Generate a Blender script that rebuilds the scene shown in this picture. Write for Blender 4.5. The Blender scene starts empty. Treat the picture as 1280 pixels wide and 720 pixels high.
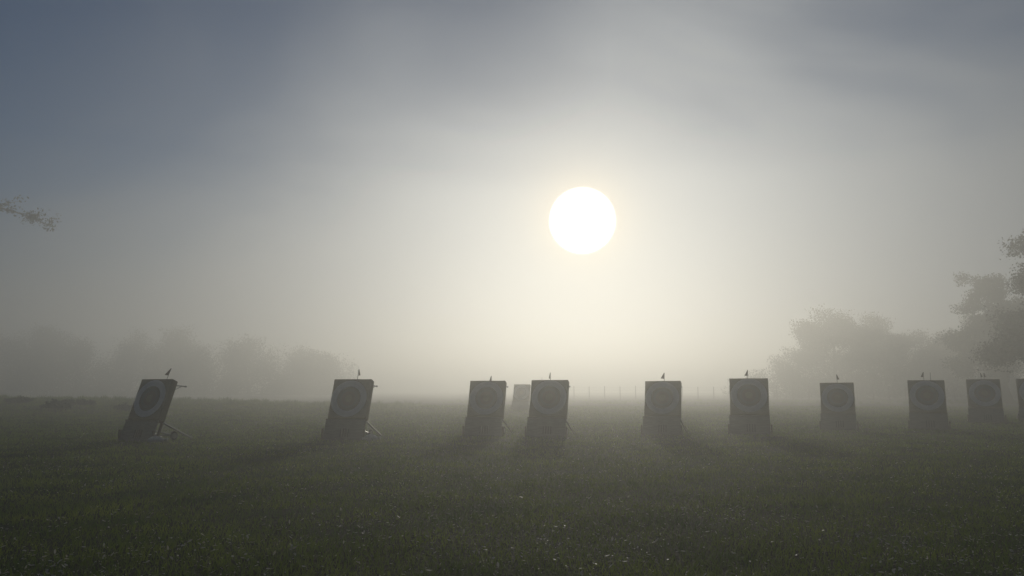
import bpy, bmesh, math, random
import numpy as np
from mathutils import Vector, Matrix, noise

random.seed(11)
rng = np.random.default_rng(11)
S = bpy.context.scene
COL = S.collection
R = math.radians

# ------------------------------------------------------------------ settings
SUN_EL, SUN_AZ = R(12.4), R(5.3)          # azimuth clockwise from +Y
SUN_DIR = Vector((math.sin(SUN_AZ) * math.cos(SUN_EL), math.cos(SUN_AZ) * math.cos(SUN_EL), math.sin(SUN_EL)))
HAZE_DENSITY = 0.0108
HAZE_G = 0.70
HAZE_TOP = 16.6
EXPOSURE = -1.73
SUN_STRENGTH = 3.3
CLOUD_SHIFT = (3.1, 2.2, 0.7)
SKY_STRENGTH = 0.1


def smooth(a, b, t):
    t = np.clip((t - a) / (b - a), 0, 1)
    return t * t * (3 - 2 * t)


def gz(x, y):
    """Height of the field: nearly flat, a low swell on the left, faint undulation."""
    x = np.asarray(x, float); y = np.asarray(y, float)
    z = 0.82 * np.exp(-(((x + 46) / 30) ** 2 + ((y - 66) / 22) ** 2))
    z = z + 0.10 * np.exp(-(((x - 30) / 12) ** 2 + ((y - 38) / 10) ** 2))
    far = smooth(8, 40, np.hypot(x, y))
    z = z + far * 0.035 * (np.sin(x * 0.23 + 1.3) * np.cos(y * 0.19) + 0.6 * np.sin(x * 0.51 + y * 0.37))
    z = z + 0.012 * np.sin(x * 1.7 + 0.6 * np.sin(y * 1.1)) * np.sin(y * 1.9 + 0.5)
    return z


# ------------------------------------------------------------------ materials
def mat(name, base, rough=0.8, spec=0.3):
    m = bpy.data.materials.new(name); m.use_nodes = True
    b = m.node_tree.nodes['Principled BSDF']
    b.inputs['Base Color'].default_value = (*base, 1)
    b.inputs['Roughness'].default_value = rough
    b.inputs['Specular IOR Level'].default_value = spec
    return m


def noisy(name, c1, c2, scale, rough=0.85, spec=0.25, bump=0.0, stretch=(1, 1, 1), detail=5, coord='Object'):
    m = mat(name, c1, rough, spec)
    nt = m.node_tree; N = nt.nodes; L = nt.links
    tc = N.new('ShaderNodeTexCoord'); mp = N.new('ShaderNodeMapping'); mp.inputs['Scale'].default_value = stretch
    L.new(tc.outputs[coord], mp.inputs['Vector'])
    nz = N.new('ShaderNodeTexNoise'); nz.inputs['Scale'].default_value = scale; nz.inputs['Detail'].default_value = detail
    L.new(mp.outputs[0], nz.inputs['Vector'])
    cr = N.new('ShaderNodeValToRGB'); cr.color_ramp.elements[0].position = 0.32; cr.color_ramp.elements[1].position = 0.68
    cr.color_ramp.elements[0].color = (*c1, 1); cr.color_ramp.elements[1].color = (*c2, 1)
    L.new(nz.outputs['Fac'], cr.inputs[0]); L.new(cr.outputs[0], N['Principled BSDF'].inputs['Base Color'])
    if bump:
        bp = N.new('ShaderNodeBump'); bp.inputs['Strength'].default_value = bump; bp.inputs['Distance'].default_value = 0.02
        L.new(nz.outputs['Fac'], bp.inputs['Height']); L.new(bp.outputs[0], N['Principled BSDF'].inputs['Normal'])
    return m


def leafy(name, c1, c2, scale, translucent=0.45, rough=0.5, spec=0.3, coord='Object', trans_gain=1.0):
    """Thin leaf or blade: reflects and lets light through."""
    m = noisy(name, c1, c2, scale, rough, spec, coord=coord)
    nt = m.node_tree; N = nt.nodes; L = nt.links
    b = N['Principled BSDF']; out = N['Material Output']
    tr = N.new('ShaderNodeBsdfTranslucent'); mx = N.new('ShaderNodeMixShader'); mx.inputs[0].default_value = translucent
    src = b.inputs['Base Color'].links[0].from_socket
    gn = N.new('ShaderNodeVectorMath'); gn.operation = 'SCALE'; gn.inputs['Scale'].default_value = trans_gain
    L.new(src, gn.inputs[0]); L.new(gn.outputs[0], tr.inputs['Color']); L.new(b.outputs[0], mx.inputs[1]); L.new(tr.outputs[0], mx.inputs[2])
    L.new(mx.outputs[0], out.inputs['Surface'])
    return m


M = {}
M['straw'] = noisy('layered_straw', (0.16, 0.12, 0.065), (0.26, 0.20, 0.11), 9, 0.95, 0.1, 0.8, (1, 1, 14))
M['board'] = noisy('weathered_board', (0.13, 0.12, 0.105), (0.20, 0.185, 0.16), 5, 0.85, 0.2, 0.3, (1, 1, 6))
M['slat'] = noisy('dark_slat', (0.04, 0.037, 0.033), (0.07, 0.065, 0.058), 8, 0.8, 0.2)
M['timber'] = noisy('timber', (0.11, 0.085, 0.058), (0.20, 0.16, 0.11), 6, 0.8, 0.25, 0.4, (6, 6, 1))
M['metal'] = noisy('worn_metal', (0.30, 0.30, 0.29), (0.42, 0.41, 0.39), 30, 0.42, 0.5)
M['metal'].node_tree.nodes['Principled BSDF'].inputs['Metallic'].default_value = 0.8
M['rubber'] = noisy('rubber', (0.02, 0.02, 0.02), (0.04, 0.04, 0.038), 20, 0.7, 0.3)
M['rod'] = mat('flag_rod', (0.06, 0.055, 0.05), 0.5)
M['cloth'] = leafy('pennant_cloth', (0.10, 0.075, 0.05), (0.15, 0.105, 0.07), 12, 0.3, 0.8)
M['sack'] = noisy('sack_cloth', (0.45, 0.43, 0.38), (0.62, 0.60, 0.54), 18, 0.95, 0.1, 0.5)
M['bark'] = noisy('bark', (0.035, 0.028, 0.02), (0.085, 0.07, 0.052), 4, 0.95, 0.1, 0.8, (3, 3, 0.7))
M['leaf'] = leafy('oak_leaves', (0.017, 0.038, 0.015), (0.042, 0.060, 0.024), 0.55, 0.3)
M['leaf_autumn'] = leafy('turning_leaves', (0.042, 0.026, 0.016), (0.032, 0.040, 0.017), 0.4, 0.2)
M['bush'] = leafy('bush_leaves', (0.012, 0.022, 0.009), (0.028, 0.040, 0.016), 2.0, 0.15)
M['post'] = noisy('fence_post', (0.07, 0.06, 0.05), (0.14, 0.12, 0.10), 6, 0.9, 0.15)
M['wire'] = mat('fence_wire', (0.18, 0.18, 0.18), 0.5)


def ring_material():
    m = mat('ringed_paper', (0.8, 0.8, 0.76), 0.75, 0.25)
    nt = m.node_tree; N = nt.nodes; L = nt.links
    tc = N.new('ShaderNodeTexCoord'); ln = N.new('ShaderNodeVectorMath'); ln.operation = 'LENGTH'
    L.new(tc.outputs['Object'], ln.inputs[0])
    cr = N.new('ShaderNodeValToRGB'); cr.color_ramp.interpolation = 'CONSTANT'
    el = cr.color_ramp.elements
    gold, red, blue, black, white, line = (0.17, 0.15, 0.09), (0.085, 0.05, 0.045), (0.055, 0.07, 0.09), (0.035, 0.035, 0.037), (0.62, 0.60, 0.56), (0.46, 0.45, 0.42)
    el[0].position = 0; el[0].color = (*gold, 1); el[1].position = 0.122; el[1].color = (*red, 1)
    for p, c in ((0.235, blue), (0.32, black), (0.405, white), (0.506, line), (0.510, white), (0.607, line)):
        e = el.new(p); e.color = (*c, 1)
    L.new(ln.outputs['Value'], cr.inputs[0])
    nz = N.new('ShaderNodeTexNoise'); nz.inputs['Scale'].default_value = 6; nz.inputs['Detail'].default_value = 6
    L.new(tc.outputs['Object'], nz.inputs['Vector'])
    mr = N.new('ShaderNodeMapRange'); mr.inputs['To Min'].default_value = 0.72; mr.inputs['To Max'].default_value = 1.1
    L.new(nz.outputs['Fac'], mr.inputs['Value'])
    mul = N.new('ShaderNodeVectorMath'); mul.operation = 'SCALE'
    L.new(cr.outputs[0], mul.inputs[0]); L.new(mr.outputs[0], mul.inputs['Scale'])
    L.new(mul.outputs[0], N['Principled BSDF'].inputs['Base Color'])
    bp = N.new('ShaderNodeBump'); bp.inputs['Strength'].default_value = 0.3; bp.inputs['Distance'].default_value = 0.01
    L.new(nz.outputs['Fac'], bp.inputs['Height']); L.new(bp.outputs[0], N['Principled BSDF'].inputs['Normal'])
    return m


M['rings'] = ring_material()

# ------------------------------------------------------------------ mesh helpers
def tag(o, label=None, cat=None, group=None, kind=None):
    for k, v in (('label', label), ('category', cat), ('group', group), ('kind', kind)):
        if v: o[k] = v
    return o


def empty(name, loc, rz=0.0):
    o = bpy.data.objects.new(name, None); COL.objects.link(o)
    o.location = loc; o.rotation_euler = (0, 0, rz); o.empty_display_size = 0.2
    return o


def link_bm(name, bm, m, parent=None, smooth_shade=False):
    me = bpy.data.meshes.new(name); bm.normal_update(); bm.to_mesh(me); bm.free()
    if smooth_shade:
        me.polygons.foreach_set('use_smooth', [True] * len(me.polygons))
    me.materials.append(m)
    o = bpy.data.objects.new(name, me); COL.objects.link(o)
    if parent: o.parent = parent
    return o


def add_box(bm, c, size, rot=None, bevel=0.0, cuts=0):
    geo = bmesh.ops.create_cube(bm, size=1.0)['verts']
    Mx = Matrix.Translation(c) @ (rot.to_4x4() if rot else Matrix()) @ Matrix.Diagonal((*size, 1))
    bmesh.ops.transform(bm, matrix=Mx, verts=geo)
    if bevel:
        es = list({e for v in geo for e in v.link_edges})
        bmesh.ops.bevel(bm, geom=es, offset=bevel, segments=2, affect='EDGES', profile=0.6)


def add_tube(bm, pts, radii, n=8, cap=True):
    pts = [Vector(p) for p in pts]
    rings = []
    up = Vector((0.31, 0.17, 0.93)).normalized()
    for i, p in enumerate(pts):
        t = (pts[min(i + 1, len(pts) - 1)] - pts[max(i - 1, 0)]).normalized()
        a = t.cross(up)
        if a.length < 1e-3: a = t.cross(Vector((1, 0, 0)))
        a.normalize(); b = t.cross(a)
        r = radii[i] if hasattr(radii, '__len__') else radii
        rings.append([bm.verts.new(p + (a * math.cos(k * math.tau / n) + b * math.sin(k * math.tau / n)) * r) for k in range(n)])
    for q0, q1 in zip(rings, rings[1:]):
        for k in range(n):
            bm.faces.new((q0[k], q0[(k + 1) % n], q1[(k + 1) % n], q1[k]))
    if cap:
        bm.faces.new(rings[0][::-1]); bm.faces.new(rings[-1])


def copy_tree(o, parent=None):
    c = o.copy(); COL.objects.link(c); c.parent = parent
    for k in list(o.children): copy_tree(k, c)
    return c


def np_mesh(name, co, faces_flat, starts, totals, m, parent=None):
    me = bpy.data.meshes.new(name)
    me.vertices.add(len(co)); me.vertices.foreach_set('co', np.asarray(co, np.float32).ravel())
    me.loops.add(len(faces_flat)); me.loops.foreach_set('vertex_index', np.asarray(faces_flat, np.int32))
    me.polygons.add(len(starts)); me.polygons.foreach_set('loop_start', np.asarray(starts, np.int32))
    me.polygons.foreach_set('loop_total', np.asarray(totals, np.int32))
    me.update(calc_edges=True)
    me.materials.append(m)
    o = bpy.data.objects.new(name, me); COL.objects.link(o)
    if parent: o.parent = parent
    return o


# ------------------------------------------------------------------ ground
def ground_material():
    m = mat('turf', (0.02, 0.03, 0.012), 0.9, 0.15)
    nt = m.node_tree; N = nt.nodes; L = nt.links; b = N['Principled BSDF']
    tc = N.new('ShaderNodeTexCoord')
    def nz(scale, detail):
        n = N.new('ShaderNodeTexNoise'); n.inputs['Scale'].default_value = scale; n.inputs['Detail'].default_value = detail
        L.new(tc.outputs['Object'], n.inputs['Vector']); return n
    big, mid, fine = nz(0.12, 4), nz(1.1, 6), nz(14, 8)
    mix = N.new('ShaderNodeMath'); mix.operation = 'MULTIPLY_ADD'; mix.inputs[1].default_value = 0.5
    L.new(big.outputs['Fac'], mix.inputs[0])
    m2 = N.new('ShaderNodeMath'); m2.operation = 'MULTIPLY'; m2.inputs[1].default_value = 0.5
    L.new(mid.outputs['Fac'], m2.inputs[0]); L.new(m2.outputs[0], mix.inputs[2])
    cr = N.new('ShaderNodeValToRGB'); e = cr.color_ramp.elements
    e[0].position = 0.36; e[0].color = (0.013, 0.024, 0.007, 1); e[1].position = 0.62; e[1].color = (0.045, 0.048, 0.015, 1)
    k = e.new(0.5); k.color = (0.026, 0.036, 0.010, 1)
    L.new(mix.outputs[0], cr.inputs[0]); L.new(cr.outputs[0], b.inputs['Base Color'])
    bp = N.new('ShaderNodeBump'); bp.inputs['Strength'].default_value = 1.0; bp.inputs['Distance'].default_value = 0.09
    ad = N.new('ShaderNodeMath'); ad.operation = 'ADD'
    L.new(fine.outputs['Fac'], ad.inputs[0]); L.new(mid.outputs['Fac'], ad.inputs[1])
    L.new(ad.outputs[0], bp.inputs['Height']); L.new(bp.outputs[0], b.inputs['Normal'])
    return m


def warp_axis(n, lim, fine):
    t = np.linspace(-1, 1, n)
    return np.sign(t) * (fine * np.abs(t) + (lim - fine) * np.abs(t) ** 4)


gx = warp_axis(241, 620, 40)
gy = warp_axis(241, 620, 40) + 22
XX, YY = np.meshgrid(gx, gy)
co = np.stack([XX, YY, gz(XX, YY)], -1).reshape(-1, 3)
n = 241
ii = (np.arange(n - 1)[:, None] * n + np.arange(n - 1)[None, :]).ravel()
quads = np.stack([ii, ii + 1, ii + n + 1, ii + n], -1)
g = np_mesh('ground', co, quads.ravel(), np.arange(len(quads)) * 4, np.full(len(quads), 4), ground_material())
g.data.polygons.foreach_set('use_smooth', [True] * len(g.data.polygons))
tag(g, kind='structure')


# grass blades: dense near the camera, thinning out into the distance
def scatter(nb, d0, d1, spread):
    d = d0 * (d1 / d0) ** rng.random(nb)
    x = (rng.random(nb) * 2 - 1) * spread * d
    return x, d


def patch(x, y):
    return (np.sin(x * 1.3 + 2 * np.sin(y * 0.7)) + np.sin(y * 1.9 + 1.5 * np.sin(x * 0.9 + 1)) + np.sin(x * 3.1 - y * 2.3)) / 3


def grass(name, nb, d0, d1, m, hscale=1.0):
    x, y = scatter(nb, d0, d1, 0.86)
    p = patch(x, y)
    h = (0.022 + 0.055 * rng.random(nb) ** 1.6 + 0.020 * p.clip(-0.6, 1)) * hscale
    h = h * (1 + 0.012 * y)
    long = rng.random(nb) < 0.02
    h[long] *= 1.9
    w = np.maximum(0.0028, 0.00055 * y) * (0.7 + 0.6 * rng.random(nb))
    a = rng.random(nb) * math.tau
    lean = h * (0.25 + 0.75 * rng.random(nb)); la = rng.random(nb) * math.tau
    z = gz(x, y) - 0.008
    ux, uy = np.cos(a) * w, np.sin(a) * w
    lx, ly = np.cos(la) * lean, np.sin(la) * lean
    co = np.empty((nb, 5, 3), np.float32)
    co[:, 0] = np.stack([x - ux, y - uy, z], -1)
    co[:, 1] = np.stack([x + ux, y + uy, z], -1)
    co[:, 2] = np.stack([x + 0.8 * ux + 0.35 * lx, y + 0.8 * uy + 0.35 * ly, z + 0.6 * h], -1)
    co[:, 3] = np.stack([x - 0.8 * ux + 0.35 * lx, y - 0.8 * uy + 0.35 * ly, z + 0.6 * h], -1)
    co[:, 4] = np.stack([x + lx, y + ly, z + h], -1)
    base = np.arange(nb)[:, None] * 5
    f = np.concatenate([base + np.array([[0, 1, 2, 3]]), base + np.array([[3, 2, 4]])], 1)
    st = np.stack([np.arange(nb) * 7, np.arange(nb) * 7 + 4], -1).ravel()
    o = np_mesh(name, co.reshape(-1, 3), f.ravel(), st, np.tile([4, 3], nb), m)
    o['kind'] = 'stuff'
    return o


M['grass'] = leafy('grass_blades', (0.024, 0.046, 0.006), (0.080, 0.105, 0.012), 0.8, 0.62, 0.5, 0.2, trans_gain=3.0)
def dew(m, weight, rough, up=1.0):
    """Fine dew on the blade tips: soft sheen when seen along the lawn."""
    nt = m.node_tree; N = nt.nodes; L = nt.links; b = N['Principled BSDF']
    b.inputs['Sheen Weight'].default_value = weight; b.inputs['Sheen Roughness'].default_value = rough
    b.inputs['Sheen Tint'].default_value = (0.95, 0.92, 0.62, 1)
    ge = N.new('ShaderNodeNewGeometry'); sc = N.new('ShaderNodeVectorMath'); sc.operation = 'MULTIPLY_ADD'
    L.new(ge.outputs['Normal'], sc.inputs[0]); sc.inputs[1].default_value = (0.35, 0.35, 0.35); sc.inputs[2].default_value = (0, 0, up)
    nn = N.new('ShaderNodeVectorMath'); nn.operation = 'NORMALIZE'; L.new(sc.outputs[0], nn.inputs[0])
    L.new(nn.outputs[0], b.inputs['Normal'])


dew(M['grass'], 0.35, 0.35)
gr = grass('grass', 300000, 4.2, 75, M['grass'])
tag(gr, 'short dewy grass covering the whole dark field', 'grass')

# long tussocky grass on the swell at the left and along the far margin
def tussocks(name, spots, m, hh, nb=36):
    P0 = np.repeat(np.array(spots, float), nb, axis=0); k = len(P0)
    r = rng.random(k) ** 0.7 * 0.32; a = rng.random(k) * math.tau
    bx, by = P0[:, 0] + 0.5 * r * np.cos(a), P0[:, 1] + 0.5 * r * np.sin(a)
    h = hh * P0[:, 2] * (0.55 + 0.6 * rng.random(k)); w = 0.012 + 0.01 * rng.random(k)
    tx, ty = P0[:, 0] + (0.6 + 1.2 * rng.random(k)) * r * np.cos(a), P0[:, 1] + (0.6 + 1.2 * rng.random(k)) * r * np.sin(a)
    b2 = rng.random(k) * math.tau; z = gz(bx, by) - 0.02
    co = np.stack([np.stack([bx - w * np.cos(b2), by - w * np.sin(b2), z], -1), np.stack([bx + w * np.cos(b2), by + w * np.sin(b2), z], -1), np.stack([tx, ty, z + h], -1)], 1)
    o = np_mesh(name, co.reshape(-1, 3), np.arange(k * 3), np.arange(k) * 3, np.full(k, 3), m)
    return o


sp = [(random.uniform(-75, -9), random.gauss(66, 6), random.uniform(0.3, 1.2)) for _ in range(900)]
sp += [(random.uniform(-70, -14), random.uniform(42, 60), random.uniform(0.2, 0.8)) for _ in range(260)]
sp += [(random.uniform(-8, 70), random.uniform(84, 112), random.uniform(0.3, 0.9)) for _ in range(500)]
tag(tussocks('rough_grass', sp, M['grass'], 0.42), 'long rough tussocks of grass on the low swell and the far margin of the field', 'rough grass', kind='stuff')

# pale fallen leaves lying in the grass
M['litter'] = leafy('wet_fallen_leaf', (0.40, 0.37, 0.29), (0.66, 0.63, 0.54), 3, 0.35, 0.42, 0.8)
nl = 20000
x, y = scatter(nl, 5.2, 34, 0.80)
keep = (patch(x * 0.55 + 3, y * 0.5) + 0.55 * rng.standard_normal(nl) + 0.25 * np.exp(-((x - 1.5) / 6) ** 2)) > 0.22
x, y = x[keep], y[keep]; nl = len(x)
Lc = []
for i in range(nl):
    s = 0.006 + 0.012 * random.random() ** 3
    a = random.random() * math.tau
    Rm = Matrix.Rotation(a, 3, 'Z') @ Matrix.Rotation(random.gauss(0, 0.24), 3, 'X') @ Matrix.Rotation(random.gauss(0, 0.24), 3, 'Y')
    if i % 3 == 0: Rm = Rm @ Matrix.Rotation(random.gauss(0, 0.6), 3, 'Y')
    curl = random.uniform(-0.1, 0.5)
    prof = ((-1.7, 0, 0), (-0.8, 0.62, curl), (0.5, 0.7, curl), (1.9, 0, 0.25), (0.5, -0.7, curl), (-0.8, -0.62, curl), (0, 0, 0))
    c = Vector((x[i], y[i], float(gz(x[i], y[i])) + 0.045 + 0.02 * random.random()))
    Lc += [tuple(c + Rm @ (Vector(q) * s)) for q in prof]
base = np.arange(nl)[:, None] * 7
f = np.concatenate([base + np.array([[k, (k + 1) % 6, 6]]) for k in range(6)], 1)
lo = np_mesh('fallen_leaves', np.array(Lc), f.ravel(), np.arange(nl * 6) * 3, np.full(nl * 6, 3), M['litter'])
tag(lo, 'pale fallen leaves glinting in the dark foreground grass', 'leaf litter', kind='stuff')

# ------------------------------------------------------------------ archery target
LEAN = R(20)
RX = Matrix.Rotation(-LEAN, 3, 'X')     # tips the top backwards (+Y)


def P(u, v, w=0.0, z0=0.03):
    """Point on the leaning face: u across, v up along the slant, w behind the face."""
    q = RX @ Vector((u, w, v))
    return q + Vector((0, 0, z0))


def make_target():
    root = empty('archery_target', (0, 0, 0))
    # straw boss with layered sides
    bm = bmesh.new()
    add_box(bm, P(0, 1.36, 0.145), (1.30, 0.25, 1.33), RX, 0.022)
    bmesh.ops.subdivide_edges(bm, edges=[e for e in bm.edges if e.calc_length() > 0.5], cuts=7, use_grid_fill=True)
    for v in bm.verts:
        v.co += noise.noise_vector(v.co * 4.0) * 0.007
    link_bm('boss', bm, M['straw'], root)
    # paper face
    bm = bmesh.new()
    bmesh.ops.create_circle(bm, cap_ends=True, segments=64, radius=0.61)
    ex = bmesh.ops.extrude_face_region(bm, geom=bm.faces[:])
    bmesh.ops.translate(bm, vec=(0, 0, 0.006), verts=[e for e in ex['geom'] if isinstance(e, bmesh.types.BMVert)])
    fc = link_bm('target_face', bm, M['rings'], root)
    fc.location = P(0, 1.37, 0.001)
    fc.rotation_euler = (math.pi / 2 - LEAN, 0, 0)
    # arrow-stop panel below the boss
    bm = bmesh.new()
    add_box(bm, P(-0.01, 0.335, 0.03), (1.335, 0.05, 0.67), RX, 0.008)
    link_bm('lower_panel', bm, M['board'], root)
    for k in range(4):
        bm = bmesh.new(); add_box(bm, P(-0.09 + 0.085 * k, 0.22, -0.008), (0.036, 0.030, 0.26), RX, 0.004)
        link_bm('slat', bm, M['slat'], root)
    bm = bmesh.new(); add_box(bm, P(-0.01, 0.645, -0.012), (1.335, 0.034, 0.045), RX, 0.005)
    link_bm('ledge', bm, M['timber'], root)
    # frame behind
    for s in (-1, 1):
        bm = bmesh.new(); add_box(bm, P(0.52 * s, 1.03, 0.315), (0.07, 0.07, 1.95), RX, 0.008)
        link_bm('frame_rail', bm, M['timber'], root)
        bm = bmesh.new()
        a, b = Vector((0.60 * s, 0.50, 0.56)), Vector((0.66 * s, 1.62, 0.04))
        add_tube(bm, [a, a.lerp(b, 0.5), b], 0.032, 10); link_bm('rear_leg', bm, M['metal'], root)
        bm = bmesh.new()
        add_box(bm, (0.705 * s, 0.05, 0.18), (0.05, 0.07, 0.36), None, 0.008)
        link_bm('front_foot', bm, M['timber'], root)
        wh = bmesh.new()
        pts = [(0.52 * s, 1.02 + 0.115 * math.cos(t), 0.15 + 0.115 * math.sin(t)) for t in np.linspace(0, math.tau, 21)]
        add_tube(wh, pts, 0.032, 8, cap=False); w = link_bm('wheel', wh, M['rubber'], root, True)
        hb = bmesh.new(); add_tube(hb, [(0.49 * s, 1.02, 0.15), (0.55 * s, 1.02, 0.15)], 0.088, 14); link_bm('hub', hb, M['metal'], w)
        # lifting handle reaching back from the top
        hd = bmesh.new()
        p0 = P(0.56 * s, 1.90, 0.27); p1 = p0 + Vector((0.02 * s, 0.40, -0.035)); p2 = P(0.56 * s, 1.72, 0.27)
        add_tube(hd, [p0, p1], 0.020, 8); add_tube(hd, [p2, p0.lerp(p1, 0.72)], 0.011, 6)
        add_tube(hd, [p1, p1 + Vector((0, 0.05, -0.002))], 0.030, 8)
        link_bm('handle', hd, M['metal'], root)
    bm = bmesh.new(); add_tube(bm, [(-0.56, 1.02, 0.15), (0.56, 1.02, 0.15)], 0.022, 8); link_bm('axle', bm, M['metal'], root)
    for s in (-1, 1):
        bm = bmesh.new(); add_tube(bm, [(0.45 * s, 0.20, 0.36), (0.45 * s, 1.02, 0.17)], 0.024, 8)
        link_bm('axle_brace', bm, M['metal'], root)
    bm = bmesh.new(); add_box(bm, P(0, 0.72, 0.325), (0.97, 0.05, 0.08), RX, 0.006); link_bm('crossbar', bm, M['timber'], root)
    return root


# x, y, turn (degrees), scale, label
T = [
    (-11.54, 24.06, -23, 1.00, 'archery target farthest left, seen most from its side with rear leg and wheel showing'),
    (-5.35, 24.80, -12, 1.00, 'leaning archery target standing alone between the far left one and the close pair'),
    (-1.01, 26.89, -13, 0.985, 'left archery target of the close pair near the middle'),
    (1.13, 26.44, -15, 1.00, 'right archery target of the close pair, below and left of the sun'),
    (5.20, 27.35, -20, 0.975, 'square-on archery target just right of the sun, its pennant hanging to the left'),
    (8.36, 27.58, -18, 1.03, 'broad archery target second to the right of the sun, bearing one pennant'),
    (13.20, 31.69, -23, 1.00, 'archery target below the rounded misty trees, with one small pennant'),
    (16.52, 31.07, -25, 1.02, 'archery target with a pennant and a bare rod on its top edge'),
    (22.05, 36.40, -28, 1.06, 'archery target with two pennants together on its top edge'),
    (24.55, 36.60, -28, 1.04, 'archery target cut off by the right edge of the picture'),
    (0.60, 60.0, -15, 1.00, 'pale far-off archery target in the mist between the close pair'),
    (2.05, 58.0, -15, 1.00, 'far-off archery target hidden behind the right one of the close pair'),
]
proto = make_target()
targets = []
for i, (tx, ty, rz, sc, lab) in enumerate(T):
    o = proto if i == 0 else copy_tree(proto)
    o.location = (tx, ty, float(gz(tx, ty))); o.rotation_euler = (0, 0, R(rz)); o.scale = (sc, sc, sc)
    if i:
        o.rotation_euler.x = R(random.uniform(-1.6, 1.6)); o.rotation_euler.y = R(random.uniform(-0.6, 0.6))
        for ch in o.children:
            if ch.name.startswith('target_face'):
                ch.location += Vector((random.uniform(-0.025, 0.025), 0, random.uniform(-0.02, 0.02)))
                ch.location.y = P(0, 1.37 + (ch.location.z - P(0, 1.37, 0.001).z), 0.0).y - 0.004
    tag(o, lab, 'archery target', 'archery targets standing across the field')
    targets.append(o)


# ------------------------------------------------------------------ wind flags
def flag_pole_bm(h, lean):
    bm = bmesh.new(); add_tube(bm, [(0, 0, -0.03), (lean * 0.5, 0, h * 0.5), (lean, 0, h)], 0.0085, 6)
    return bm


def pennant_bm(h, lean, side, width, fold):
    """Limp triangular pennant hanging from the tip of its rod."""
    bm = bmesh.new(); rows = 9; cols = 6; grid = []
    for th in (-0.002, 0.002):
        lay = []
        for i in range(rows):
            t = i / (rows - 1); row = []
            for k in range(cols):
                c = k / (cols - 1)
                wv = width * (0.06 + 0.94 * t) * c
                zz = h - 0.225 * t + 0.035 * c * t * (1 - 0.4 * c)
                xx = lean * (zz / h) + side * (wv + 0.008)
                yy = fold * 0.03 * math.sin(c * 7 + t * 1.5) * t + th
                row.append(bm.verts.new((xx, yy, zz)))
            lay.append(row)
        grid.append(lay)
    for lay in grid:
        for i in range(rows - 1):
            for k in range(cols - 1):
                bm.faces.new((lay[i][k], lay[i + 1][k], lay[i + 1][k + 1], lay[i][k + 1]))
    rim = [(0, k) for k in range(cols)] + [(i, cols - 1) for i in range(1, rows)] + [(rows - 1, k) for k in range(cols - 2, -1, -1)] + [(i, 0) for i in range(rows - 2, 0, -1)]
    for a, b in zip(rim, rim[1:] + rim[:1]):
        bm.faces.new((grid[0][a[0]][a[1]], grid[0][b[0]][b[1]], grid[1][b[0]][b[1]], grid[1][a[0]][a[1]]))
    bmesh.ops.recalc_face_normals(bm, faces=bm.faces)
    return bm


def flag(ti, u, h, lean, side, width, fold, label, bare=False):
    t = targets[ti]; q = P(u, 2.025, 0.13)
    loc = Matrix.Translation(t.location) @ Matrix.Rotation(t.rotation_euler.z, 4, 'Z') @ (q * t.scale.x)
    root = empty('wind_flag', loc, 0)
    link_bm('rod', flag_pole_bm(h, lean), M['rod'], root)
    if not bare:
        link_bm('pennant', pennant_bm(h, lean, side, width, fold), M['cloth'], root, True)
    tag(root, label, 'flag', 'wind flags stuck in the tops of the targets')


flag(0, 0.28, 0.37, 0.14, -1, 0.13, 1.0, 'leaning rod with a wide limp pennant on the far left target')
flag(1, 0.10, 0.37, 0.05, 1, 0.06, 2.0, 'rod with a narrow twisted pennant on the lone leaning target second from left')
flag(2, 0.10, 0.22, 0.00, -1, 0.07, 1.5, 'short rod with pennant on the left target of the close pair')
flag(3, 0.00, 0.30, 0.00, -1, 0.045, 2.0, 'thin upright pennant on the right target of the close pair')
flag(4, 0.02, 0.34, 0.01, -1, 0.12, 1.0, 'wide pennant hanging left of its rod on the square-on target right of the sun')
flag(5, -0.02, 0.34, 0.00, -1, 0.10, 1.0, 'pennant on the broad target second to the right of the sun')
flag(6, 0.02, 0.36, -0.02, 1, 0.11, 1.0, 'small pennant on the target below the rounded misty trees')
flag(7, -0.04, 0.38, 0.00, -1, 0.10, 1.0, 'pennant beside the bare rod on one target at the right')
flag(7, 0.20, 0.36, 0.00, 1, 0.1, 1.0, 'bare rod without cloth beside a pennant on one target at the right', True)
flag(8, -0.05, 0.34, -0.03, 1, 0.09, 1.0, 'left pennant of the two standing together on one target')
flag(8, 0.06, 0.34, 0.00, 1, 0.09, 1.0, 'right pennant of the two standing together on one target')
flag(11, 0.0, 0.60, 0.0, -1, 0.1, 1.0, 'faint far-off rod rising behind the right target of the close pair', True)


# pale sandbags weighing down the two left-hand stands
def sandbag(loc, rz, label, seed):
    bm = bmesh.new(); bmesh.ops.create_icosphere(bm, subdivisions=3, radius=1)
    for v in bm.verts:
        p = v.co.copy()
        v.co = Vector((p.x * 0.26, p.y * 0.15, max(-0.5, p.z) * 0.13 * (1 - 0.25 * abs(p.x)) + 0.065)) + noise.noise_vector(p * 1.6 + Vector((seed, 0, 0))) * 0.025
    root = empty('sandbag', loc, rz); link_bm('sack', bm, M['sack'], root, True)
    kn = bmesh.new(); add_tube(kn, [(0.24, 0, 0.07), (0.30, 0.01, 0.09), (0.34, 0.02, 0.08)], [0.05, 0.025, 0.05], 8); link_bm('tied_end', kn, M['sack'], root, True)
    tag(root, label, 'sandbag', 'sandbags weighing down target stands')


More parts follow.
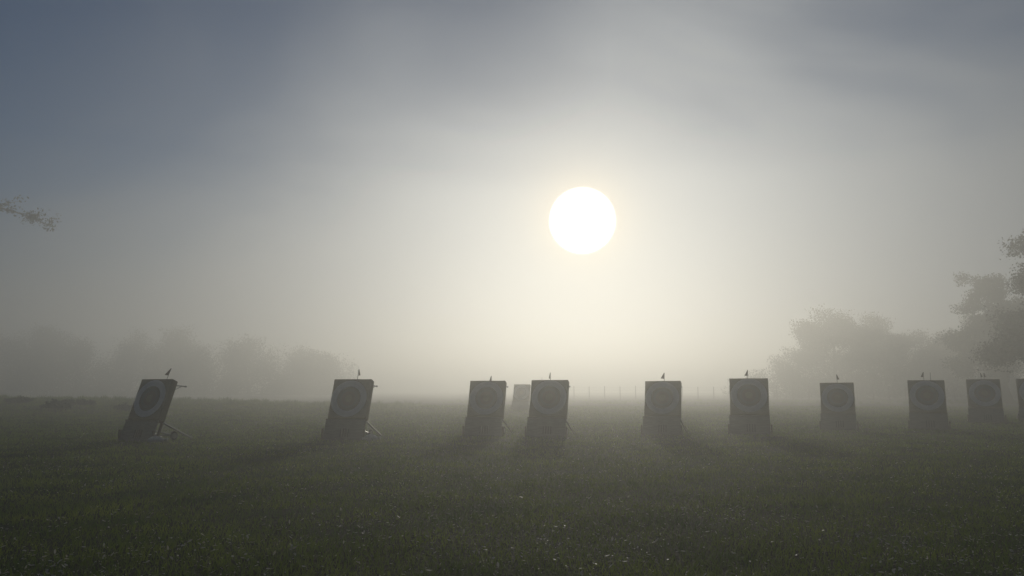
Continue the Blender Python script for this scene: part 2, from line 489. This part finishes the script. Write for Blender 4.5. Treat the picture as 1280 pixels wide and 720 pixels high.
for ti, dx, dy, rz, lab in ((0, 0.86, 0.02, 0.4, 'pale sandbag at the foot of the far left target'), (1, 0.88, 0.12, 0.2, 'pale sandbag beside the lone leaning target second from left')):
    t = targets[ti]
    p = t.location + Matrix.Rotation(t.rotation_euler.z, 3, 'Z') @ Vector((dx, dy, 0))
    sandbag((p.x, p.y, float(gz(p.x, p.y))), t.rotation_euler.z + rz, lab, ti * 3.7)


# ------------------------------------------------------------------ trees
def grow(h, spread, seed, levels=4, trunk_r=None, lean=(0, 0), base_frac=0.22, flat=0.75, droop=0.0):
    """Returns limb paths with radii and the twig tips that carry leaves."""
    rnd = random.Random(seed)
    limbs, tips = [], []
    trunk_r = trunk_r or h * 0.032

    def limb(p, d, length, r, lvl):
        n = 5; pts = [p.copy()]; rad = [r]; q = p.copy(); dd = d.copy()
        for i in range(n):
            jit = Vector((rnd.gauss(0, 1), rnd.gauss(0, 1), rnd.gauss(0, 0.7))) * (0.10 + 0.06 * lvl)
            dd = (dd + jit + Vector((0, 0, (0.06 if lvl < 3 else 0.0) - droop * lvl * 0.05))).normalized()
            q = q + dd * (length / n); pts.append(q.copy()); rad.append(r * (1 - 0.62 * (i + 1) / n))
        limbs.append((pts, rad, lvl))
        if lvl >= levels:
            tips.extend(pts[2:]); return
        if lvl >= levels - 1: tips.extend(pts[3:])
        k = rnd.randint(4, 5) if lvl else rnd.randint(7, 9)
        for j in range(k):
            t = (base_frac + (1 - base_frac) * (j + rnd.random() * 0.7) / k) if lvl == 0 else (0.25 + 0.75 * (j + rnd.random()) / k)
            t = min(t, 1.0); fi = t * n; i0 = min(int(fi), n - 1)
            pp = pts[i0].lerp(pts[i0 + 1], fi - i0)
            az = rnd.random() * math.tau
            if lvl == 0:
                az = j * 2.4 + rnd.random()
                el = R(8 + 55 * t ** 1.3 + rnd.uniform(-8, 12))
                nd = Vector((math.cos(az) * math.cos(el), math.sin(az) * math.cos(el), math.sin(el) * flat + 0.05)).normalized()
                ln = spread * (1.05 - 0.45 * t) * rnd.uniform(0.75, 1.1)
            else:
                ax = dd.cross(Vector((rnd.gauss(0, 1), rnd.gauss(0, 1), rnd.gauss(0, 1)))).normalized()
                dl = (pts[i0 + 1] - pts[i0]).normalized()
                nd = (Matrix.Rotation(rnd.uniform(0.45, 1.0), 3, ax) @ dl).normalized()
                ln = length * rnd.uniform(0.38, 0.62)
            limb(pp, nd, ln, rad[i0] * rnd.uniform(0.42, 0.6), lvl + 1)

    limb(Vector((0, 0, -0.15)), Vector((lean[0], lean[1], 1)).normalized(), h * 0.80, trunk_r, 0)
    return limbs, tips


def fit(limbs, tips, h, spread):
    """Scale a grown tree to a given height and mean crown radius."""
    kz = (h - 0.5) / max(p.z for p in tips)
    rr = sorted(math.hypot(p.x, p.y) for p in tips)[int(len(tips) * 0.9)]
    kx = spread / rr
    f = lambda p: Vector((p.x * kx, p.y * kx, p.z * kz))
    return [([f(p) for p in pts], rad, lvl) for pts, rad, lvl in limbs], [f(p) for p in tips]


def crown_mesh(tips, per, size, sig, seed, m, parent, skirt=0.0):
    g2 = np.random.default_rng(seed)
    t = np.array([tuple(p) for p in tips])
    w = g2.random(len(t)) ** 1.2 + 0.1                 # uneven clumps
    idx = g2.choice(len(t), size=per, p=w / w.sum())
    c = t[idx] + np.clip(g2.standard_normal((per, 3)), -1.5, 1.5) * sig * np.array([1, 1, 0.7])
    if skirt:
        k = g2.random(per) < skirt
        c[k, 2] *= 0.05 + 0.95 * g2.random(k.sum()); c[:, 2] = np.maximum(c[:, 2], 0.1)
    nrm = g2.standard_normal((per, 3)); nrm /= np.linalg.norm(nrm, axis=1)[:, None]
    a = np.cross(nrm, g2.standard_normal((per, 3))); a /= np.linalg.norm(a, axis=1)[:, None]
    b = np.cross(nrm, a)
    s = size * (0.55 + 0.9 * g2.random(per))[:, None]
    co = np.stack([c - a * s, c + b * s * 0.55, c + a * s, c - b * s * 0.55], 1)
    f = np.arange(per * 4)
    return np_mesh('crown', co.reshape(-1, 3), f, np.arange(per) * 4, np.full(per, 4), m, parent)


def limb_mesh(name, limbs, m, parent, keep):
    bm = bmesh.new()
    for pts, rad, lvl in limbs:
        if keep(lvl):
            if lvl == 0:
                rad = [rad[0] * 1.5] + rad[1:]
            add_tube(bm, pts, [max(r, 0.012) for r in rad], 10 if lvl == 0 else (6 if lvl == 1 else 4))
    return link_bm(name, bm, m, parent, True)


def tree(x, y, h, spread, seed, label, m='leaf', per=16000, size=0.16, sig=0.45, rz=0.0, group=None, name='broadleaf_tree', bough=None, skirt=0.0, **kw):
    root = empty(name, (x, y, float(gz(x, y))), rz)
    limbs, tips = fit(*grow(h, spread, seed, **kw), h, spread)
    if bough:
        rnd = random.Random(seed + 1); pts = [Vector(p) for p in bough]
        limbs.append((pts, [0.12 * (1 - 0.17 * i) for i in range(len(pts))], 1))
        for i in range(1, len(pts)):
            for k in range(7):
                a = pts[i - 1].lerp(pts[i], rnd.random()); d = Vector((rnd.gauss(0.4, 0.6), rnd.gauss(0, 0.7), rnd.gauss(0, 0.35))) * 1.0
                limbs.append(([a, a + d * 0.5, a + d + Vector((0, 0, -0.1))], [0.03, 0.02, 0.01], 3))
                tips += [a + d * 0.5, a + d] * 2
    limb_mesh('trunk', limbs, M['bark'], root, lambda l: l == 0)
    limb_mesh('branches', limbs, M['bark'], root, lambda l: l > 0)
    crown_mesh(tips, per, size, sig, seed, M[m], root, skirt)
    top = max(p.z for p in tips); rad = max(math.hypot(p.x, p.y) for p in tips)
    print('tree', label[:40], 'top %.1f rad %.1f' % (top, rad), len(tips))
    tag(root, label, 'tree', group)
    return root


MT = 'misty trees along the far edge of the field'
tree(43.5, 58, 15.0, 7.2, 3, 'nearest and darkest misty tree, leaning in from the right edge with a reddish lower bough', 'leaf_autumn', 110000, 0.10, 0.6, group=MT, droop=0.3, base_frac=0.25)
tree(57.0, 90, 16.2, 7.4, 8, 'tall pale tree just behind the dark one at the right edge', 'leaf', 50000, 0.12, 0.5, group=MT, base_frac=0.15)
tree(57.5, 138, 15.8, 9.6, 21, 'rounded misty tree farthest left in the right-hand row, nearest the sun', 'leaf', 70000, 0.15, 0.9, group=MT, base_frac=0.06, skirt=0.3)
tree(70.5, 143, 15.6, 8.8, 34, 'misty tree in the middle of the right-hand row, its crown level with the rounded one', 'leaf', 60000, 0.15, 0.9, group=MT, base_frac=0.06, skirt=0.3)
tree(79.0, 133, 15.0, 8.8, 47, 'lower misty tree standing in front of the tall pale one', 'leaf_autumn', 60000, 0.15, 0.9, group=MT, base_frac=0.06, skirt=0.3)
tree(-51.2, 60, 16.0, 5.4, 5, 'tree at the left edge, one dark bough reaching into the sky above the mist', 'bush', 26000, 0.10, 0.26, group=MT, bough=[(0.2, 0, 9.2), (4.6, -0.3, 12.6), (9.4, -0.4, 15.3), (11.4, -0.3, 14.9), (13.3, -0.2, 14.3), (14.8, 0, 13.6)])


# the far wood on the left: reads as one grey mass, so one object
def wood(name, spots, label):
    bm = bmesh.new(); alltips = []
    for k, (x, y, h, s) in enumerate(spots):
        limbs, tips = fit(*grow(h, s, 200 + k, levels=3, base_frac=0.05), h, s * 0.85)
        o = Vector((x, y, float(gz(x, y))))
        for pts, rad, lvl in limbs:
            if lvl < 3: add_tube(bm, [p + o for p in pts], [max(r, 0.02) for r in rad], 6 if lvl == 0 else 4, cap=False)
        alltips += [p + o for p in tips]
    me = bpy.data.meshes.new('wood_limbs'); bm.to_mesh(me); bm.free()
    per = 16000 * len(spots); t = np.array([tuple(p) for p in alltips])
    idx = rng.integers(0, len(t), per); c = t[idx] + np.clip(rng.standard_normal((per, 3)), -1.5, 1.5) * 1.3
    low = rng.random(per) < 0.3
    c[low, 2] *= rng.random(low.sum())
    c[:, 2] = np.maximum(c[:, 2], 0.4)
    nrm = rng.standard_normal((per, 3)); nrm /= np.linalg.norm(nrm, axis=1)[:, None]
    a = np.cross(nrm, rng.standard_normal((per, 3))); a /= np.linalg.norm(a, axis=1)[:, None]
    b = np.cross(nrm, a); s = 0.20 * (0.5 + rng.random(per))[:, None]
    lc = np.stack([c - a * s, c + b * s * 0.6, c + a * s, c - b * s * 0.6], 1).reshape(-1, 3)
    nv = len(me.vertices); lv = np.empty(nv * 3, np.float32); me.vertices.foreach_get('co', lv)
    vi = np.empty(len(me.loops), np.int32); me.loops.foreach_get('vertex_index', vi)
    tt = np.empty(len(me.polygons), np.int32); me.polygons.foreach_get('loop_total', tt)
    co = np.concatenate([lv.reshape(-1, 3), lc]); fl = np.concatenate([vi, np.arange(per * 4) + nv])
    tot = np.concatenate([tt, np.full(per, 4, np.int32)]); st = np.concatenate([[0], np.cumsum(tot)[:-1]])
    o = np_mesh(name, co, fl, st, tot, M['leaf'])
    o.data.materials.append(M['bark'])
    mi = np.zeros(len(tot), np.int32); mi[:len(tt)] = 1; o.data.polygons.foreach_set('material_index', mi)
    bpy.data.meshes.remove(me)
    tag(o, label, 'wood', kind='stuff')


wood('wood', [(-172 + 10.0 * k + 3 * math.sin(k * 2.3), 184 + 7 * math.sin(k * 1.7), 15.6 - 1.2 * (k % 3 == 1) - 1.2 * max(0, k - 9), 10.5 - 0.4 * max(0, k - 9)) for k in range(14)],
     'grey wood lost in the mist behind the left-hand targets')


# low hedge closing the field under the trees
def hedge(a, b, h, w, seed, label):
    a, b = Vector(a), Vector(b); c = (a + b) / 2
    root = empty('hedge', (c.x, c.y, float(gz(c.x, c.y))), 0)
    rnd = random.Random(seed); bm = bmesh.new(); tips = []
    for k in range(int((b - a).length * 1.6)):
        p = a.lerp(b, rnd.random()) - c; hh = h * (0.7 + 0.35 * noise.noise(Vector((p.x * 0.16, seed, 0))) + 0.2 * rnd.random())
        q = p + Vector((rnd.gauss(0, 0.5), rnd.uniform(-w, w), 0))
        add_tube(bm, [p, p.lerp(q, 0.6) + Vector((0, 0, hh * 0.5)), q + Vector((0, 0, hh))], [0.05, 0.03, 0.012], 4)
        for j in range(6): tips.append(p.lerp(q, 0.3 + 0.7 * rnd.random()) + Vector((rnd.gauss(0, 0.4), rnd.gauss(0, 0.4), hh * (0.08 + 0.16 * j))))
    link_bm('stems', bm, M['bark'], root)['kind'] = 'stuff'
    crown_mesh(tips, 26000, 0.13, 0.35, seed, M['leaf'], root).name = 'foliage'
    tag(root, label, 'hedge')


hedge((42, 152, 0), (118, 140, 0), 4.6, 1.5, 77, 'faint dark hedge filling the space under the right-hand misty trees')


# bushes in the rough on the left
def bush(x, y, w, h, seed, label, per=2600):
    root = empty('bush', (x, y, float(gz(x, y))), 0)
    rnd = random.Random(seed); bm = bmesh.new(); tips = []
    for k in range(26):
        a = rnd.random() * math.tau; r = w * 0.5 * rnd.random() ** 0.6
        p = [Vector((0.3 * r * math.cos(a), 0.3 * r * math.sin(a), -0.05)), Vector((0.75 * r * math.cos(a), 0.75 * r * math.sin(a), h * 0.5 * rnd.uniform(0.7, 1))), Vector((r * math.cos(a), r * math.sin(a), h * rnd.uniform(0.5, 1) * (1 - 0.45 * (2 * r / w) ** 2)))]
        add_tube(bm, p, [0.012, 0.008, 0.004], 4); tips += [p[1], p[1].lerp(p[2], 0.5), p[2]]
    link_bm('stem', bm, M['bark'], root)
    c = crown_mesh(tips, per, 0.05, 0.10, seed, M['bush'], root); c.name = 'foliage'
    tag(root, label, 'bush', 'low bushes in the rough grass on the left')


bush(-28.0, 48, 1.7, 0.75, 1, 'dark bushy clump, largest of the low bushes in the rough at the left')
bush(-30.6, 55, 3.0, 0.45, 2, 'low wide bush just beyond the dark bushy clump', 3600)
bush(-24.8, 50, 1.1, 0.40, 3, 'small low bush close to the far left target', 1600)
bush(-35.5, 56, 2.4, 0.45, 4, 'low bush nearest the left edge of the picture', 3000)

# ------------------------------------------------------------------ far fence
fr = empty('post_and_wire_fence', (45, 121, float(gz(45, 121))), 0)
A, B = Vector((5, 124, 0)), Vector((104, 117, 0)); npst = 42
top_pts = {z: [] for z in (0.5, 1.0, 1.5, 1.9)}
for k in range(npst):
    p = A.lerp(B, k / (npst - 1)); z0 = float(gz(p.x, p.y)); hh = 2.15 + random.uniform(-0.12, 0.15)
    bm = bmesh.new(); q = Vector((p.x, p.y, z0)) - fr.location; ln = random.gauss(0, 0.03)
    add_tube(bm, [q + Vector((0, 0, -0.3)), q + Vector((ln, 0, hh - 0.02)), q + Vector((ln, 0, hh))], [0.055, 0.05, 0.035], 8)
    link_bm('post', bm, M['post'], fr)
    for z in top_pts: top_pts[z].append(q + Vector((0, -0.06, z)))
bm = bmesh.new()
for z, pts in top_pts.items(): add_tube(bm, pts, 0.006, 4)
link_bm('wire', bm, M['wire'], fr)
tag(fr, 'faint post and wire fence across the far side of the field', 'fence')

# ------------------------------------------------------------------ haze: one box of even air
bm = bmesh.new()
add_box(bm, (0, 22, (HAZE_TOP - 1.5) / 2), (1300, 1300, HAZE_TOP + 1.5))
hm = bpy.data.materials.new('morning_haze'); hm.use_nodes = True
nt = hm.node_tree; nt.nodes.remove(nt.nodes['Principled BSDF'])
pv = nt.nodes.new('ShaderNodeVolumePrincipled')
pv.inputs['Color'].default_value = (0.95, 0.945, 0.88, 1)
pv.inputs['Density'].default_value = HAZE_DENSITY
pv.inputs['Anisotropy'].default_value = HAZE_G
pv.inputs['Density Attribute'].default_value = ''
nt.links.new(pv.outputs[0], nt.nodes['Material Output'].inputs['Volume'])
hm.cycles.homogeneous_volume = True
hz = link_bm('haze', bm, hm)
tag(hz, 'thin morning mist filling the air over the whole field', 'mist', kind='stuff')

# ------------------------------------------------------------------ sky, sun, camera
W = bpy.data.worlds.new('World'); S.world = W; W.use_nodes = True
nt = W.node_tree; N = nt.nodes; L = nt.links
bg = N['Background']; bg.inputs['Strength'].default_value = SKY_STRENGTH
sky = N.new('ShaderNodeTexSky'); sky.sky_type = 'NISHITA'; sky.sun_disc = False
sky.sun_elevation = SUN_EL; sky.sun_rotation = SUN_AZ; sky.air_density = 1.0; sky.dust_density = 0.1; sky.ozone_density = 5.0
tc = N.new('ShaderNodeTexCoord')


def vmath(op, a=None, b=None):
    n = N.new('ShaderNodeVectorMath'); n.operation = op
    for i, v in enumerate((a, b)):
        if v is None: continue
        if hasattr(v, 'is_linked') or hasattr(v, 'links'): L.new(v, n.inputs[i])
        else: n.inputs[i].default_value = v
    return n


def fmath(op, a, b=None, clamp=False):
    n = N.new('ShaderNodeMath'); n.operation = op; n.use_clamp = clamp
    for i, v in enumerate((a, b)):
        if v is None: continue
        if isinstance(v, (int, float)): n.inputs[i].default_value = v
        else: L.new(v, n.inputs[i])
    return n.outputs[0]


nrm = vmath('NORMALIZE', tc.outputs['Generated']).outputs[0]
dt = vmath('DOT_PRODUCT', nrm, tuple(SUN_DIR)).outputs['Value']
ang = fmath('ARCCOSINE', fmath('MINIMUM', dt, 0.9999999))
# drifting mist cloud high above: light wisps, thin over the left, thicker towards the sun
mp = N.new('ShaderNodeMapping'); mp.inputs['Scale'].default_value = (1.0, 1.0, 2.2); mp.inputs['Rotation'].default_value = (0, R(25), 0); mp.inputs['Location'].default_value = CLOUD_SHIFT
L.new(nrm, mp.inputs['Vector'])
nz = N.new('ShaderNodeTexNoise'); nz.inputs['Scale'].default_value = 2.1; nz.inputs['Detail'].default_value = 3; nz.inputs['Roughness'].default_value = 0.42; nz.inputs['Distortion'].default_value = 0.6
L.new(mp.outputs[0], nz.inputs['Vector'])
sx = N.new('ShaderNodeSeparateXYZ'); L.new(nrm, sx.inputs[0])
bias = fmath('ADD', fmath('MULTIPLY', sx.outputs['X'], 0.95), fmath('MULTIPLY', fmath('MAXIMUM', fmath('SUBTRACT', sx.outputs['X'], 0.12), 0.0), -1.5))
bias = fmath('ADD', bias, 0.15)
low = fmath('MULTIPLY', fmath('MAXIMUM', fmath('SUBTRACT', 0.28, sx.outputs['Z']), 0.0), 3.2)
high = fmath('MULTIPLY', fmath('MAXIMUM', fmath('SUBTRACT', sx.outputs['Z'], 0.30), 0.0), -1.1)
low = fmath('ADD', low, high)
cov = fmath('ADD', fmath('ADD', nz.outputs['Fac'], bias), low)
mr = N.new('ShaderNodeMapRange'); mr.interpolation_type = 'SMOOTHSTEP'
mr.inputs['From Min'].default_value = 0.10; mr.inputs['From Max'].default_value = 0.82; mr.inputs['To Max'].default_value = 1.0
L.new(cov, mr.inputs['Value'])
# the cloud is lit through from behind: brighter towards the sun
glow = fmath('POWER', fmath('MAXIMUM', dt, 0.0), 5.5)
cl = vmath('SCALE', (8.0, 8.6, 9.1)); L.new(fmath('ADD', fmath('MULTIPLY', glow, 1.65), 0.16), cl.inputs['Scale'])
mx = N.new('ShaderNodeMix'); mx.data_type = 'RGBA'
L.new(mr.outputs[0], mx.inputs['Factor']); L.new(sky.outputs[0], mx.inputs['A']); L.new(cl.outputs[0], mx.inputs['B'])
# the sun itself, swollen by the mist
disc = N.new('ShaderNodeMapRange'); disc.interpolation_type = 'SMOOTHSTEP'
disc.inputs['From Min'].default_value = R(2.52); disc.inputs['From Max'].default_value = R(1.85)
disc.inputs['To Max'].default_value = 1.0
L.new(ang, disc.inputs['Value'])
dc = vmath('SCALE', (500, 470, 400)); L.new(disc.outputs[0], dc.inputs['Scale'])
rim = fmath('EXPONENT', fmath('MULTIPLY', ang, -33.0))
rc = vmath('SCALE', (44, 30, 10)); L.new(rim, rc.inputs['Scale'])
tot = vmath('ADD', vmath('ADD', mx.outputs['Result'], dc.outputs[0]).outputs[0], rc.outputs[0])
L.new(tot.outputs[0], bg.inputs['Color'])

sl = bpy.data.lights.new('sun', 'SUN'); sl.energy = SUN_STRENGTH; sl.angle = R(0.55); sl.color = (1.0, 0.93, 0.83)
so = bpy.data.objects.new('sun', sl); COL.objects.link(so)
so.rotation_euler = SUN_DIR.to_track_quat('Z', 'Y').to_euler()
so.location = SUN_DIR * 60

cam = bpy.data.cameras.new('camera'); co_ = bpy.data.objects.new('camera', cam); COL.objects.link(co_)
cam.sensor_width = 36; cam.lens = 36 * 967 / 1280; cam.clip_end = 4000
co_.location = (0, 0, 1.6); co_.rotation_euler = (R(90 + 7.48), 0, 0)
S.camera = co_

S.view_settings.view_transform = 'Standard'; S.view_settings.look = 'None'
S.view_settings.exposure = EXPOSURE; S.view_settings.gamma = 1.0; S.view_settings.use_curve_mapping = False
S.cycles.volume_bounces = 2
S.cycles.max_bounces = 8
S.cycles.transparent_max_bounces = 8
S.cycles.use_denoising = True
